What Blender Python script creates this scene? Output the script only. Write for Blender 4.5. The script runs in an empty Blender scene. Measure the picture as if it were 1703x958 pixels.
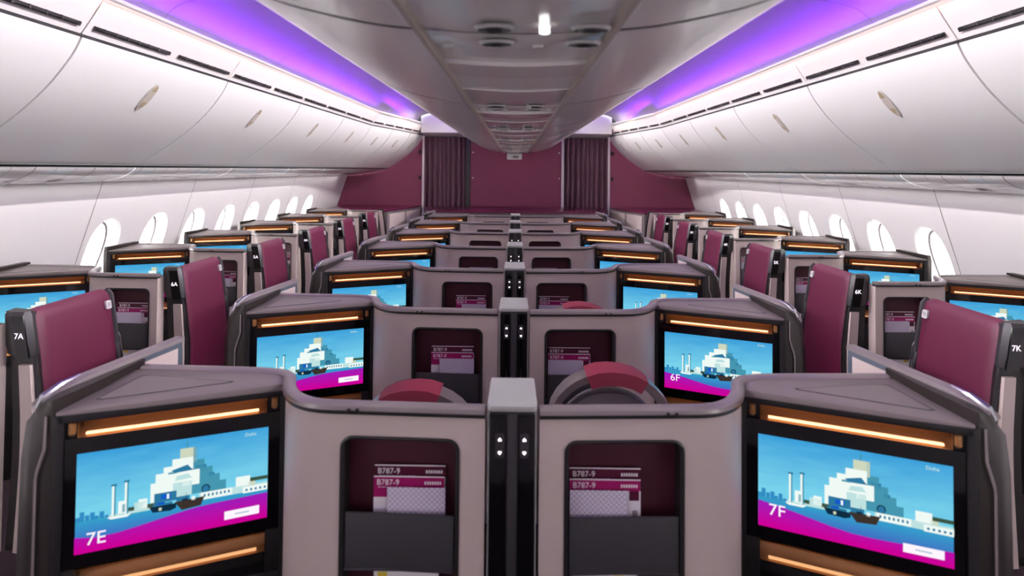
import bpy, bmesh, math, random
from mathutils import Vector, Matrix
random.seed(5)
C = bpy.context.scene.collection
CAMZ = 1.82          # heights below are given relative to the eye and lifted by CAMZ when built
PITCH = 0.92         # distance between rows

# ------------------------------------------------------------------ materials
def lin(c):
    return tuple(((v/255)/12.92 if v/255 <= .04045 else ((v/255+.055)/1.055)**2.4) for v in c)
MATS = {}
def mat(name, rgb, rough=.5, metal=0, coat=0, spec=.5, bump=0, bscale=300, var=0, sheen=0):
    m = bpy.data.materials.new(name); m.use_nodes = True
    nt = m.node_tree; b = nt.nodes['Principled BSDF']
    col = (*lin(rgb), 1)
    b.inputs['Base Color'].default_value = col
    b.inputs['Roughness'].default_value = rough
    b.inputs['Metallic'].default_value = metal
    b.inputs['Coat Weight'].default_value = coat
    b.inputs['Coat Roughness'].default_value = .15
    b.inputs['Specular IOR Level'].default_value = spec
    if sheen: b.inputs['Sheen Weight'].default_value = sheen
    tc = nt.nodes.new('ShaderNodeTexCoord')
    if bump:
        n = nt.nodes.new('ShaderNodeTexNoise'); n.inputs['Scale'].default_value = bscale; n.inputs['Detail'].default_value = 3
        bp = nt.nodes.new('ShaderNodeBump'); bp.inputs['Strength'].default_value = bump; bp.inputs['Distance'].default_value = .002
        nt.links.new(tc.outputs['Object'], n.inputs['Vector']); nt.links.new(n.outputs['Fac'], bp.inputs['Height']); nt.links.new(bp.outputs['Normal'], b.inputs['Normal'])
    if var:
        n = nt.nodes.new('ShaderNodeTexNoise'); n.inputs['Scale'].default_value = 14; n.inputs['Detail'].default_value = 4
        r = nt.nodes.new('ShaderNodeMapRange'); r.inputs[3].default_value = 1-var; r.inputs[4].default_value = 1+var
        h = nt.nodes.new('ShaderNodeHueSaturation'); h.inputs['Color'].default_value = col
        nt.links.new(tc.outputs['Object'], n.inputs['Vector']); nt.links.new(n.outputs['Fac'], r.inputs[0]); nt.links.new(r.outputs[0], h.inputs['Value']); nt.links.new(h.outputs[0], b.inputs['Base Color'])
    MATS[name] = m; return m
def emis(name, rgb, s=1.0, raw=False):
    m = bpy.data.materials.new(name); m.use_nodes = True
    nt = m.node_tree; nt.nodes.clear()
    e = nt.nodes.new('ShaderNodeEmission'); o = nt.nodes.new('ShaderNodeOutputMaterial')
    e.inputs[0].default_value = (*(rgb if raw else lin(rgb)), 1); e.inputs[1].default_value = s
    nt.links.new(e.outputs[0], o.inputs[0]); MATS[name] = m; return m

mat('shell_beige', (192,177,172), .42, var=.02)
mat('rim_taupe', (128,118,120), .32, metal=.25, coat=.2)
mat('console_taupe', (118,108,108), .42, var=.03, bump=.1)
mat('dark_grey', (48,46,49), .4)
mat('charcoal', (25,24,26), .38)
mat('black_gloss', (6,6,9), .09, spec=.4)
mat('black_matt', (14,13,15), .5)
mat('bronze', (158,112,70), .38, metal=.5)
mat('dark_bronze', (42,36,34), .36, metal=.3)
mat('burgundy_leather', (86,22,50), .42, bump=.25, bscale=500, var=.04)
mat('burgundy_dark', (66,12,32), .55, var=.03)
mat('burgundy_wall', (126,52,82), .55, var=.03)
mat('burgundy_top', (96,30,62), .25)
mat('pad_red', (138,42,66), .6, bump=.4, bscale=420)
mat('flap_grey', (54,53,57), .55, bump=.15)
mat('cap_grey', (158,158,156), .38, metal=.1)
mat('chrome', (200,200,205), .15, metal=1)
mat('silver', (205,205,205), .3, metal=.3)
mat('seat_grey', (128,122,128), .75, bump=.4, bscale=420)
mat('bin_white', (236,234,233), .38, coat=.15)
mat('panel_white', (238,234,232), .45)
mat('gloss_white', (222,220,220), .16, coat=.5)
mat('centre_white', (244,243,242), .22, coat=.6)
mat('strip_white', (225,222,220), .16, coat=.6)
mat('rail_brown', (170,158,148), .3)
mat('wall_white', (232,228,230), .5, var=.01)
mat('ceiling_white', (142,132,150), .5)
mat('seam_grey', (120,112,112), .6)
mat('latch_cream', (176,158,130), .4)
mat('latch_edge', (196,186,178), .4)
mat('curtain_cloth', (118,84,98), .75, bump=.2, bscale=600)
mat('carpet', (60,45,52), .95, bump=.6, bscale=250, var=.2)
mat('card_magenta', (150,10,92), .4)
mat('card_maroon', (78,12,42), .4)
mat('card_white', (226,220,226), .5)
mat('card_grey', (150,140,145), .5)
mat('card_yellow', (215,190,60), .5)
mat('text_white', (240,232,238), .5)
mat('frame_blue_grey', (88,96,108), .3, metal=.3)
mat('sign_dark', (70,45,45), .4)
mat('yellow_mark', (190,170,90), .5)
def leaflet_mat():
    m = mat('leaflet_lozenge', (206,198,214), .5); nt = m.node_tree; b = nt.nodes['Principled BSDF']
    tc = nt.nodes.new('ShaderNodeTexCoord'); mp = nt.nodes.new('ShaderNodeMapping'); mp.inputs['Rotation'].default_value = (0, math.radians(45), 0)
    ws = []
    for ax in ('X', 'Z'):
        w = nt.nodes.new('ShaderNodeTexWave'); w.bands_direction = ax; w.inputs['Scale'].default_value = 32
        nt.links.new(mp.outputs[0], w.inputs['Vector']); ws.append(w)
    mx = nt.nodes.new('ShaderNodeMath'); mx.operation = 'MAXIMUM'
    cr = nt.nodes.new('ShaderNodeValToRGB'); cr.color_ramp.elements[0].position = .8; cr.color_ramp.elements[1].position = .97
    cr.color_ramp.elements[0].color = (*lin((216,208,222)), 1); cr.color_ramp.elements[1].color = (*lin((168,158,184)), 1)
    nt.links.new(tc.outputs['Object'], mp.inputs[0])
    nt.links.new(ws[0].outputs['Fac'], mx.inputs[0]); nt.links.new(ws[1].outputs['Fac'], mx.inputs[1])
    nt.links.new(mx.outputs[0], cr.inputs[0]); nt.links.new(cr.outputs[0], b.inputs['Base Color'])
leaflet_mat()
glass_m = mat('glass', (255,255,255), .0); glass_m.node_tree.nodes['Principled BSDF'].inputs['Transmission Weight'].default_value = 1; glass_m.node_tree.nodes['Principled BSDF'].inputs['IOR'].default_value = 1.05
# things that give off light
emis('led_amber', (1.0,.50,.25), 3.0, raw=True)
emis('led_amber_low', (1.0,.50,.22), 1.0, raw=True)
emis('icon_light', (1.0,.93,1.0), 2.2, raw=True)
emis('number_light', (1.0,.85,1.0), 1.6, raw=True)
emis('reading_light', (1,1,.97), 3, raw=True)
emis('led_violet', (.75,.45,1.0), 2.0, raw=True)
# display colours
for n, c in dict(s_white=(240,250,245), s_pale=(190,225,225), s_shade=(70,150,175), s_shade2=(45,120,160), s_dark=(15,45,65), s_blue=(20,90,200),
                 s_haze=(50,140,195), s_tree=(60,85,70), s_sand=(205,215,190), s_boat=(60,50,45), s_text=(255,245,255), s_teal=(60,170,195)).items():
    emis(n, c, 1.0)
def grad(name, axis_from, axis_to, c0, c1, noise=0):
    "light-emitting picture area of the display: colour runs from c0 to c1 between two heights of the panel"
    m = bpy.data.materials.new(name); m.use_nodes = True; nt = m.node_tree; nt.nodes.clear()
    e = nt.nodes.new('ShaderNodeEmission'); o = nt.nodes.new('ShaderNodeOutputMaterial')
    tc = nt.nodes.new('ShaderNodeTexCoord'); sp = nt.nodes.new('ShaderNodeSeparateXYZ'); mr = nt.nodes.new('ShaderNodeMapRange')
    uv = nt.nodes.new('ShaderNodeUVMap')
    nt.links.new(uv.outputs[0], sp.inputs[0])
    mr.inputs[1].default_value = axis_from; mr.inputs[2].default_value = axis_to
    cr = nt.nodes.new('ShaderNodeValToRGB'); cr.color_ramp.elements[0].color = (*lin(c0), 1); cr.color_ramp.elements[1].color = (*lin(c1), 1)
    nt.links.new(sp.outputs[1], mr.inputs[0])
    if noise:
        n = nt.nodes.new('ShaderNodeTexNoise'); n.inputs['Scale'].default_value = 3.5; n.inputs['Detail'].default_value = 5
        mp = nt.nodes.new('ShaderNodeMapping'); mp.inputs['Scale'].default_value = (1, 3, 1)
        nt.links.new(uv.outputs[0], mp.inputs[0]); nt.links.new(mp.outputs[0], n.inputs['Vector'])
        ad = nt.nodes.new('ShaderNodeMath'); ad.operation = 'MULTIPLY_ADD'; ad.inputs[1].default_value = noise; 
        nt.links.new(n.outputs['Fac'], ad.inputs[0]); nt.links.new(mr.outputs[0], ad.inputs[2]); nt.links.new(ad.outputs[0], cr.inputs[0])
    else: nt.links.new(mr.outputs[0], cr.inputs[0])
    nt.links.new(cr.outputs[0], e.inputs[0]); nt.links.new(e.outputs[0], o.inputs[0]); MATS[name] = m
grad('s_sky', 0.0, .75, (12,140,212), (120,210,236), .5)
grad('s_sea', .68, 1.0, (50,165,205), (70,70,190), .15)
grad('s_magenta', .70, 1.0, (150,30,190), (205,0,150), .1)

# ------------------------------------------------------------------ mesh building
class MB:
    def __init__(s): s.v = []; s.f = []; s.m = []; s.mats = []
    def mi(s, m):
        if m not in s.mats: s.mats.append(m)
        return s.mats.index(m)
    def add(s, vs, fs, m=None):
        o = len(s.v); s.v += [tuple(v) for v in vs]; k = s.mi(m) if m else 0
        for f in fs: s.f.append([i+o for i in f]); s.m.append(k)
    def box(s, x0, x1, y0, y1, z0, z1, m=None):
        s.add([(x0,y0,z0),(x1,y0,z0),(x1,y1,z0),(x0,y1,z0),(x0,y0,z1),(x1,y0,z1),(x1,y1,z1),(x0,y1,z1)],
              [(0,3,2,1),(4,5,6,7),(0,1,5,4),(1,2,6,5),(2,3,7,6),(3,0,4,7)], m)
    def prism(s, poly, z0, z1, m=None):
        "poly in plan (x,y); z0/z1 numbers or functions of (x,y)"
        n = len(poly); g = lambda z, p: z(*p) if callable(z) else z
        s.add([(p[0],p[1],g(z0,p)) for p in poly]+[(p[0],p[1],g(z1,p)) for p in poly],
              [list(range(n))[::-1], list(range(n,2*n))]+[(i,(i+1)%n,n+(i+1)%n,n+i) for i in range(n)], m)
    def loft(s, rings, m=None, caps=True, closed=True):
        n = len(rings[0]); vs = [p for r in rings for p in r]; fs = []
        for k in range(len(rings)-1):
            for i in range(n if closed else n-1):
                j = (i+1) % n; fs.append((k*n+i, k*n+j, (k+1)*n+j, (k+1)*n+i))
        if caps and closed: fs += [list(range(n))[::-1], list(range((len(rings)-1)*n, len(rings)*n))]
        s.add(vs, fs, m)
    def sweep(s, path, prof, m=None, closed=True, caps=True):
        "path 3D points mainly in plan; prof (n,z): n to the left of the direction of travel"
        rings = []
        for i, p in enumerate(path):
            a = path[max(i-1,0)]; b = path[min(i+1,len(path)-1)]
            t = Vector((b[0]-a[0], b[1]-a[1])); t.normalize(); nx, ny = -t.y, t.x
            rings.append([(p[0]+nx*q[0], p[1]+ny*q[0], p[2]+q[1]) for q in prof])
        s.loft(rings, m, caps=caps, closed=closed)
    def tube(s, path, r, m=None, n=8):
        rings = []
        for i, p in enumerate(path):
            p = Vector(p); a = Vector(path[max(i-1,0)]); b = Vector(path[min(i+1,len(path)-1)])
            t = (b-a).normalized(); u = t.cross(Vector((0,0,1)))
            if u.length < .1: u = t.cross(Vector((0,1,0)))
            u.normalize(); w = t.cross(u); rr = r[i] if isinstance(r, (list,tuple)) else r
            rings.append([tuple(p+u*rr*math.cos(2*math.pi*k/n)+w*rr*math.sin(2*math.pi*k/n)) for k in range(n)])
        s.loft(rings, m)
    def build(s, name, m, parent=None, org=(0,0,0), sx=1, bevel=0, seg=2, smooth=True, ang=35, lift=True, uv=None, T=None):
        me = bpy.data.meshes.new(name)
        dz = CAMZ if lift else 0
        vs = []
        for v in s.v:
            if T: v = T(*v)
            vs.append((sx*v[0]-org[0], v[1]-org[1], v[2]+dz-org[2]))
        me.from_pydata(vs, [], s.f)
        mats = s.mats if s.mats else [m]
        mats = [x if x else m for x in mats]
        for x in mats: me.materials.append(MATS[x])
        for p, k in zip(me.polygons, s.m): p.material_index = k
        if uv:
            ul = me.uv_layers.new(name='UVMap')
            for l in me.loops: ul.data[l.index].uv = uv[l.vertex_index]
        bm = bmesh.new(); bm.from_mesh(me)
        bmesh.ops.recalc_face_normals(bm, faces=bm.faces)
        if bevel:
            es = [e for e in bm.edges if len(e.link_faces) == 2 and e.calc_face_angle(0) > math.radians(28)]
            bmesh.ops.bevel(bm, geom=es, offset=bevel, segments=seg, profile=.6, affect='EDGES', clamp_overlap=True)
        if smooth:
            for f in bm.faces: f.smooth = True
            for e in bm.edges:
                if len(e.link_faces) == 2 and e.calc_face_angle(0) > math.radians(ang): e.smooth = False
        bm.to_mesh(me); bm.free()
        o = bpy.data.objects.new(name, me); C.objects.link(o)
        if parent: o.parent = parent
        return o
def thing(name, loc, label, cat, group=None):
    o = bpy.data.objects.new(name, None); C.objects.link(o); o.location = loc; o.empty_display_size = .1
    o['label'] = label; o['category'] = cat
    if group: o['group'] = group
    return o
def tag(o, label, cat, group=None):
    o['label'] = label; o['category'] = cat
    if group: o['group'] = group
    return o
def struct(o): o['kind'] = 'structure'; return o
def rrect(x0, x1, z0, z1, r, n=5):
    out = []
    for cx, cz, a in ((x1-r,z1-r,0),(x0+r,z1-r,90),(x0+r,z0+r,180),(x1-r,z0+r,270)):
        for k in range(n+1):
            t = math.radians(a+90*k/n); out.append((cx+r*math.cos(t), cz+r*math.sin(t)))
    return out
def fill_with_holes(outer, holes):
    "flat sheet with holes: returns 2D vertices and triangles"
    bm = bmesh.new(); es = []
    for loop in [outer]+holes:
        vs = [bm.verts.new((p[0],p[1],0)) for p in loop]
        es += [bm.edges.new((vs[i], vs[(i+1)%len(vs)])) for i in range(len(vs))]
    bmesh.ops.triangle_fill(bm, use_beauty=True, use_dissolve=False, edges=es)
    bm.verts.index_update()
    vv = [(v.co.x, v.co.y) for v in bm.verts]; ff = [[v.index for v in f.verts] for f in bm.faces]
    bm.free(); return vv, ff
_tc = {}
def text_mesh(txt, size, name='lettering'):
    key = (txt, size)
    if key not in _tc:
        cu = bpy.data.curves.new(name, 'FONT'); cu.body = txt; cu.size = size; cu.extrude = .0004; cu.align_x = 'CENTER'; cu.align_y = 'CENTER'; cu.resolution_u = 3
        ob = bpy.data.objects.new('tmp', cu); C.objects.link(ob)
        dg = bpy.context.evaluated_depsgraph_get(); dg.update()
        me = bpy.data.meshes.new_from_object(ob.evaluated_get(dg)); me.name = name
        bpy.data.objects.remove(ob); bpy.data.curves.remove(cu); _tc[key] = me
    return _tc[key]
def text_obj(txt, size, m, pos, xdir, up=(0,0,1), parent=None, org=(0,0,0), name='lettering', bold=False):
    me = text_mesh(txt, size, name).copy(); me.materials.clear(); me.materials.append(MATS[m])
    X = Vector(xdir).normalized(); U = Vector(up).normalized(); N = X.cross(U)
    M = Matrix((X, U, N)).transposed().to_4x4()
    me.transform(M)
    o = bpy.data.objects.new(name, me); C.objects.link(o)
    o.location = (pos[0]-org[0], pos[1]-org[1], pos[2]+CAMZ-org[2])
    if parent: o.parent = parent
    return o

ORD = ['nearest', 'second', 'third', 'fourth', 'fifth', 'sixth', 'seventh', 'eighth']
def ordrow(k): return 'nearest row' if k == 0 else ('farthest row by curtains' if k == 6 else '%s row from camera' % ORD[k])

# ------------------------------------------------------------------ suite front shell with monitor console
# plan coordinates of the right-hand centre suite of the nearest row; others are shifted or mirrored
IX, IY, OX, OY = .661, 1.499, 1.166, 1.315
_d = Vector((OX-IX, OY-IY)).normalized(); _n = Vector((_d.y, -_d.x))
if _n.y > 0: _n = -_n
def fc(a, b, z): return (IX+_d.x*a+_n.x*b, IY+_d.y*a+_n.y*b, z)   # fascia frame: a along, b towards the passenger
LEN = math.hypot(OX-IX, OY-IY)

def panel_path(x0, xc):
    pts = [(x0, 1.333+.04*(x0-.07)), (xc, 1.333+.04*(xc-.07))]
    y = pts[-1][1]; w = .661-xc
    for t, u in ((.18,.02),(.36,.075),(.54,.19),(.70,.36),(.83,.56),(.93,.78),(1,1)):
        pts.append((xc+w*t, y+(1.497-y)*u))
    return pts
def smooth_path(pts, it=2):
    for _ in range(it):
        out = [pts[0]]
        for a, b in zip(pts[:-1], pts[1:]):
            out.append(tuple(a[i]*.75+b[i]*.25 for i in range(len(a)))); out.append(tuple(a[i]*.25+b[i]*.75 for i in range(len(a))))
        out.append(pts[-1]); pts = out
    return pts

def make_display(kind):
    "lit picture: harbour with a pale stepped building; flat areas in thin layers"
    mb = MB(); uvs = []
    a0, a1, z0, z1 = .045, .495, -.747, -1.0025
    lay = [0]
    def poly(pts, m, step=True):
        if step: lay[0] += 1
        b = .0012+.00012*lay[0]
        vs = []
        for u, v in pts:
            if kind == 'L': uu = 1-u       # mirrored suites still read left to right
            else: uu = u
            vs.append(fc(a0+(a1-a0)*uu, b, z0+(z1-z0)*v)); uvs.append((u, v))
        mb.add(vs, [list(range(len(vs)))], m)
    def rect(u0, u1, v0, v1, m, step=False): poly([(u0,v0),(u1,v0),(u1,v1),(u0,v1)], m, step)
    n = 12
    for i in range(n): rect(0, 1, i*.75/n, (i+1)*.75/n, 's_sky')
    poly([(0,.69),(.3,.665),(1,.665),(1,1),(0,1)], 's_sea')
    lay[0] += 1
    for i, (u, h) in enumerate([(0,.05),(.02,.1),(.045,.06),(.07,.08),(.09,.04),(.115,.075),(.14,.03)]): rect(u, u+.022, .69-h, .70, 's_haze')
    rect(.24,.40,.625,.68,'s_tree'); rect(0,.36,.685,.70,'s_teal')
    lay[0] += 1
    rect(.16,.40,.665,.69,'s_pale'); poly([(.15,.69),(.27,.69),(.25,.715),(.17,.715)], 's_white')
    for u, t in ((.182,.36),(.245,.34)):
        rect(u-.009,u+.002,t,.68,'s_white',True); rect(u+.002,u+.01,t,.68,'s_shade'); rect(u-.013,u+.014,t,t+.02,'s_shade2',True)
    rect(.205,.24,.545,.67,'s_white'); rect(.225,.24,.58,.66,'s_shade')
    rect(.285,.345,.585,.67,'s_pale',True); rect(.305,.35,.56,.66,'s_white')
    # stepped building
    lay[0] += 1
    for u0,u1,v0,v1 in ((.57,.645,.24,.6),(.62,.69,.33,.66),(.66,.73,.42,.66),(.70,.765,.5,.66)): rect(u0,u1,v0,v1,'s_shade')
    for u0,u1,v0,v1 in ((.60,.655,.30,.36),(.67,.70,.40,.44)): rect(u0,u1,v0,v1,'s_shade2')
    lay[0] += 1
    rect(.515,.60,.10,.26,'s_sand'); rect(.585,.602,.10,.26,'s_shade'); rect(.548,.556,.03,.1,'s_shade')
    rect(.475,.585,.20,.33,'s_white',True); rect(.43,.53,.27,.42,'s_white'); rect(.39,.47,.33,.5,'s_white'); rect(.365,.56,.42,.62,'s_white')
    rect(.53,.62,.34,.5,'s_white',True); rect(.48,.58,.45,.60,'s_pale')
    poly([(.47,.315),(.555,.275),(.585,.34),(.49,.345)], 's_shade2'); rect(.455,.50,.33,.35,'s_shade'); poly([(.50,.38),(.56,.37),(.58,.42),(.49,.43)], 's_pale')
    rect(.385,.50,.53,.63,'s_shade2'); rect(.42,.47,.55,.6,'s_blue',True); rect(.45,.462,.55,.6,'s_white',True); rect(.5,.57,.6,.66,'s_shade2')
    poly([(.655+.024*math.cos(t*math.pi/5), .56+.045*math.sin(t*math.pi/5)) for t in range(10)], 's_dark')
    poly([(.655+.018*math.cos(t*math.pi/5), .565+.038*math.sin(t*math.pi/5)) for t in range(10)], 's_shade2')
    # arcade on the right
    rect(.62,1,.60,.68,'s_pale',True); rect(.82,.90,.50,.61,'s_white'); rect(.90,1,.53,.57,'s_tree'); rect(.89,.93,.57,.62,'s_sand')
    rect(.63,.80,.60,.675,'s_white',True); rect(.86,1,.62,.69,'s_white')
    lay[0] += 1
    for i in range(7): rect(.645+i*.022, .655+i*.022, .62, .65, 's_shade2')
    for i in range(5): rect(.875+i*.026, .887+i*.026, .645, .67, 's_shade2')
    # boats
    poly([(.36,.66),(.50,.66),(.50,.71),(.47,.73),(.38,.72)], 's_dark'); rect(.38,.48,.635,.66,'s_shade2'); rect(.40,.44,.625,.65,'s_blue',True)
    poly([(.49,.65),(.65,.64),(.63,.73),(.53,.745)], 's_boat'); rect(.53,.56,.63,.66,'s_dark'); rect(.58,.60,.62,.66,'s_white'); rect(.55,.552,.57,.65,'s_dark')
    rect(.41,.425,.68,.71,'s_sand',True)
    # wave
    lay[0] += 1
    up = [.83,.86,.855,.83,.80,.77,.745,.735,.73,.725,.72] if kind == 'L' else [.72,.745,.775,.81,.845,.87,.875,.87,.86,.85,.84]
    for i in range(10):
        poly([(i/10,up[i]),((i+1)/10,up[i+1]),((i+1)/10,1),(i/10,1)], 's_magenta', False)
    poly([(.76,.85),(.955,.845),(.955,.935),(.76,.94)], 's_text')
    lay[0] += 1
    for i in range(8): rect(.82+i*.01, .826+i*.01, .885, .90, 'card_like')
    return mb, uvs
MATS['card_like'] = MATS['s_shade']
DISP = {k: make_display(k) for k in 'LR'}

def console_parts(P, sx, dx, dy, org, k, outer, xstart, xc, code):
    T = lambda x, y, z: (x+dx, y+dy, z)
    kw = dict(parent=P, org=org, sx=sx, T=T)
    path = panel_path(xstart, xc)
    bot = -1.54
    px0, px1 = (.140, .444) if not outer else (.213, .48)
    # --- shell panel with the pocket opening
    hole = rrect(px0, px1, -1.13, -.702, .028)
    mb = MB()
    yf = lambda x: 1.333+.04*(x-.07)
    vv, ff = fill_with_holes([(xstart,bot),(xc,bot),(xc,-.636),(xstart,-.636)], [hole])
    mb.add([(x, yf(x), z) for x, z in vv], ff)
    curve = [p for p in path[1:]]
    curve = smooth_path(curve, 2)
    mb.loft([[(x,y,z) for z in (bot,-1.2,-.9,-.636)] for x, y in curve], caps=False, closed=False)
    back = [(x, y+.058) for x, y in [path[0]]+curve[:-3]]+[(.70,1.60),(1.14,1.62)]
    mb.loft([[(x,y,bot),(x,y,-.636)] for x, y in back], caps=False, closed=False)
    mb.loft([[(path[0][0],path[0][1],bot),(path[0][0],path[0][1],-.636)],[(back[0][0],back[0][1],bot),(back[0][0],back[0][1],-.636)]], caps=False, closed=False)
    mb.build('shell_panel', 'shell_beige', **kw)
    mb = MB(); mb.prism([(xstart+.01,yf(xstart)+.012),(xc,yf(xc)+.012),(.70,1.50),(1.14,1.36),(1.14,1.59),(.70,1.58),(xstart+.01,yf(xstart)+.04)], -CAMZ, bot)
    mb.build('plinth', 'black_matt', **kw)
    # --- pocket: edge ring, back, flap
    ins = rrect(px0+.006, px1-.006, -1.124, -.708, .024)
    mb = MB()
    mb.loft([[(x,yf(x)-.003,z) for x,z in rrect(px0-.005,px1+.005,-1.135,-.697,.032)], [(x,yf(x)-.005,z) for x,z in hole], [(x,yf(x)+.0,z) for x,z in ins], [(x,yf(x)+.05,z) for x,z in ins]], caps=False)
    pk = mb.build('pocket', 'charcoal', **kw)
    mb = MB(); mb.add([(x,yf(x)+.048,z) for x,z in ins], [list(range(len(ins)))])
    b = mb.build('pocket_lining', 'burgundy_dark', **kw); b.parent = pk
    mb = MB(); mb.prism([(px0+.009,yf(px0)+.002),(px1-.009,yf(px1)+.002),(px1-.009,yf(px1)+.010),(px0+.009,yf(px0)+.010)], -1.045, lambda x,y: -.899)
    mb.box(px0+.009, px1-.009, yf(px0)+.008, yf(px0)+.043, -1.045, -1.038)
    b = mb.build('pocket_flap', 'flap_grey', bevel=.0025, **kw); b.parent = pk
    # --- rim rail
    full = smooth_path([(x,y) for x,y in path]+[(.672,1.525),(.70,1.548),(.76,1.560),(.86,1.566),(1.145,1.575)], 1)
    rp = [(x, y, -.615) for x, y in full]
    prof = [(-.009,-.013),(-.006,-.005),(0,-.001),(.012,.001),(.022,-.001),(.027,-.006),(.027,-.016),(-.009,-.016)]
    mb = MB(); mb.sweep(rp, prof); mb.build('rim', 'rim_taupe', **kw)
    mb = MB(); mb.sweep([p for p in rp if p[0] < .668], [(-.007,-.016),(.024,-.016),(.024,-.026),(-.007,-.026)]); mb.build('rim_gasket', 'charcoal', **kw)
    mb = MB(); xx = xc-.07 if not outer else xc-.11
    for q in (0,.022): mb.box(xx+q, xx+q+.006, yf(xx)-.0145, yf(xx)-.008, -.636, -.624)
    mb.build('rim_catch', 'black_matt', **kw)
    # --- console top
    zt = lambda x, y: -.634+.012*((y-1.315)/.25)
    ox = OX+.012
    mb = MB(); poly = [(IX+.004,1.487),(OX,OY-.006),(ox+.012,1.335),(1.158,1.572),(.80,1.563),(.70,1.547),(.668,1.52)]
    mb.prism(poly, -.646, zt); mb.build('console_top', 'console_taupe', bevel=.004, **kw)
    tri = [(.80,1.497),(1.128,1.376),(1.105,1.532)]
    def inset(t, d):
        c = [sum(p[i] for p in t)/3 for i in (0,1)]
        return [(p[0]+(c[0]-p[0])*d, p[1]+(c[1]-p[1])*d) for p in t]
    def ring(pts, z):   # rounded corners
        out = []
        for i, p in enumerate(pts):
            a = pts[i-1]; b = pts[(i+1)%3]
            for f in (.12,.05): out.append((p[0]+(a[0]-p[0])*f, p[1]+(a[1]-p[1])*f))
            for f in (.05,.12): out.append((p[0]+(b[0]-p[0])*f, p[1]+(b[1]-p[1])*f))
        return [(x,y,zt(x,y)+z) for x,y in out]
    mb = MB(); mb.loft([ring(tri,-.004), ring(tri,.0008), ring(inset(tri,.05),.0008), ring(inset(tri,.05),-.004)], caps=False); mb.build('inlay_groove', 'charcoal', **kw)
    mb = MB(); mb.loft([ring(inset(tri,.05),-.002), ring(inset(tri,.05),.0012)]); mb.build('inlay_lid', 'console_taupe', **kw)
    # --- fascia: housing around screen
    def fbox(mb, a0, a1, b0, b1, z0, z1):
        mb.add([fc(a0,b0,z0),fc(a1,b0,z0),fc(a1,b1,z0),fc(a0,b1,z0),fc(a0,b0,z1),fc(a1,b0,z1),fc(a1,b1,z1),fc(a0,b1,z1)],
               [(0,3,2,1),(4,5,6,7),(0,1,5,4),(1,2,6,5),(2,3,7,6),(3,0,4,7)])
    mb = MB()
    fbox(mb, .002, LEN, -.04, .006, -.663, -.640)      # brow under the top
    fbox(mb, -.004, .014, -.05, .006, -1.55, -.640)    # inner cheek
    fbox(mb, LEN-.014, LEN+.008, -.05, .006, -1.55, -.640)
    fbox(mb, .0, LEN, -.05, .002, -1.55, -1.16)
    fbox(mb, .010, .050, -.05, -.004, -.706, -.655); fbox(mb, LEN-.042, LEN-.010, -.05, -.004, -.706, -.655)
    fbox(mb, .010, .050, -.05, -.002, -1.16, -1.04); fbox(mb, LEN-.042, LEN-.010, -.05, -.002, -1.16, -1.04)
    fbox(mb, .0, LEN, -.075, -.045, -1.55, -.65)
    mb.build('housing', 'charcoal', bevel=.002, **kw)
    for zt_, zb_, nm in ((-.663,-.706,0),(-1.046,-1.10,1)):
        prof = [(0,zt_),( -.018,zt_-.004),(-.032,zt_-.016),(-.036,(zt_+zb_)/2),(-.030,zb_+.014),(-.014,zb_+.004),(0,zb_)]
        mb = MB(); mb.loft([[fc(a,b,z) for b,z in prof] for a in (.050,.2,.4,LEN-.042)], caps=False, closed=False)
        for a in (.050, LEN-.042): mb.add([fc(a,b,z) for b,z in prof], [list(range(len(prof)))])
        cv = mb.build('light_cove', 'bronze', **kw)
        mb = MB(); zz = zb_+.0085
        fbox(mb, .072, .478, -.0085, -.001, zz-.0024, zz+.0024)
        o = mb.build('light_strip', 'led_amber' if nm == 0 else 'led_amber_low', **kw); o.parent = cv
        if nm == 0:
            for a in (.03, LEN-.03):
                mb = MB(); pts = [fc(a, -.004, z) for z in (-.664,-.668,-.694,-.699)]
                mb.tube(pts, [.004,.009,.009,.004], n=10)
                mb.build('cove_peg', 'bronze', **kw)
    mb = MB()
    # screen bezel with a slight frame
    fbox(mb, .014, LEN-.014, -.03, .001, -1.040, -.706)
    bz = mb.build('screen_bezel', 'black_gloss', bevel=.0015, **kw)
    kd = 'L' if sx < 0 else 'R'
    dmb, uvs = DISP[kd]
    d = dmb.build('display', 's_sky', parent=bz, org=org, sx=sx, T=T, uv=uvs, smooth=False)
    xd = Vector((_d.x*sx, _d.y, 0)) * (1 if sx > 0 else -1)
    def on(u, v, b=.0075):
        uu = 1-u if kd == 'L' else u
        p = fc(.045+.45*uu, b, -.747-.2555*v); return (sx*(p[0]+dx), p[1]+dy, p[2])
    if not outer:
        text_obj(code, .045, 's_text', on(.105,.865 if kd=='L' else .80), xd, parent=bz, org=org, name='seat_number')
    text_obj('Doha', .013, 's_pale', on(.90,.045), xd, parent=bz, org=org, name='lettering')
    # --- outer cheek of the console and aisle door
    if not outer:
        mb = MB()
        rings = []
        for z, o_ in ((-.600,-.012),(-.612,.012),(-.66,.050),(-.76,.062),(-1.0,.066),(-1.55,.060)):
            xo = 1.212+o_
            rings.append([(1.172,1.307,z),(1.19+o_*.6,1.306,z),(xo-.012,1.318,z),(xo,1.345,z),(xo-.004,1.50,z),(xo-.02,1.60,z),(1.15,1.60,z),(1.155,1.45,z)])
        mb.loft(rings); mb.build('console_cheek', 'dark_bronze', ang=50, **kw)
        mb = MB(); mb.tube([(1.186,1.303,-.64),(1.186,1.300,-.72),(1.205,1.301,-.78),(1.208,1.301,-.80),(1.208,1.300,-1.5)], .003, n=6); mb.build('edge_trim', 'rim_taupe', **kw)
        # sliding door leaf that stands behind the console
        def dx_(y): return 1.222-.073*(y-1.33)/.433
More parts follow.
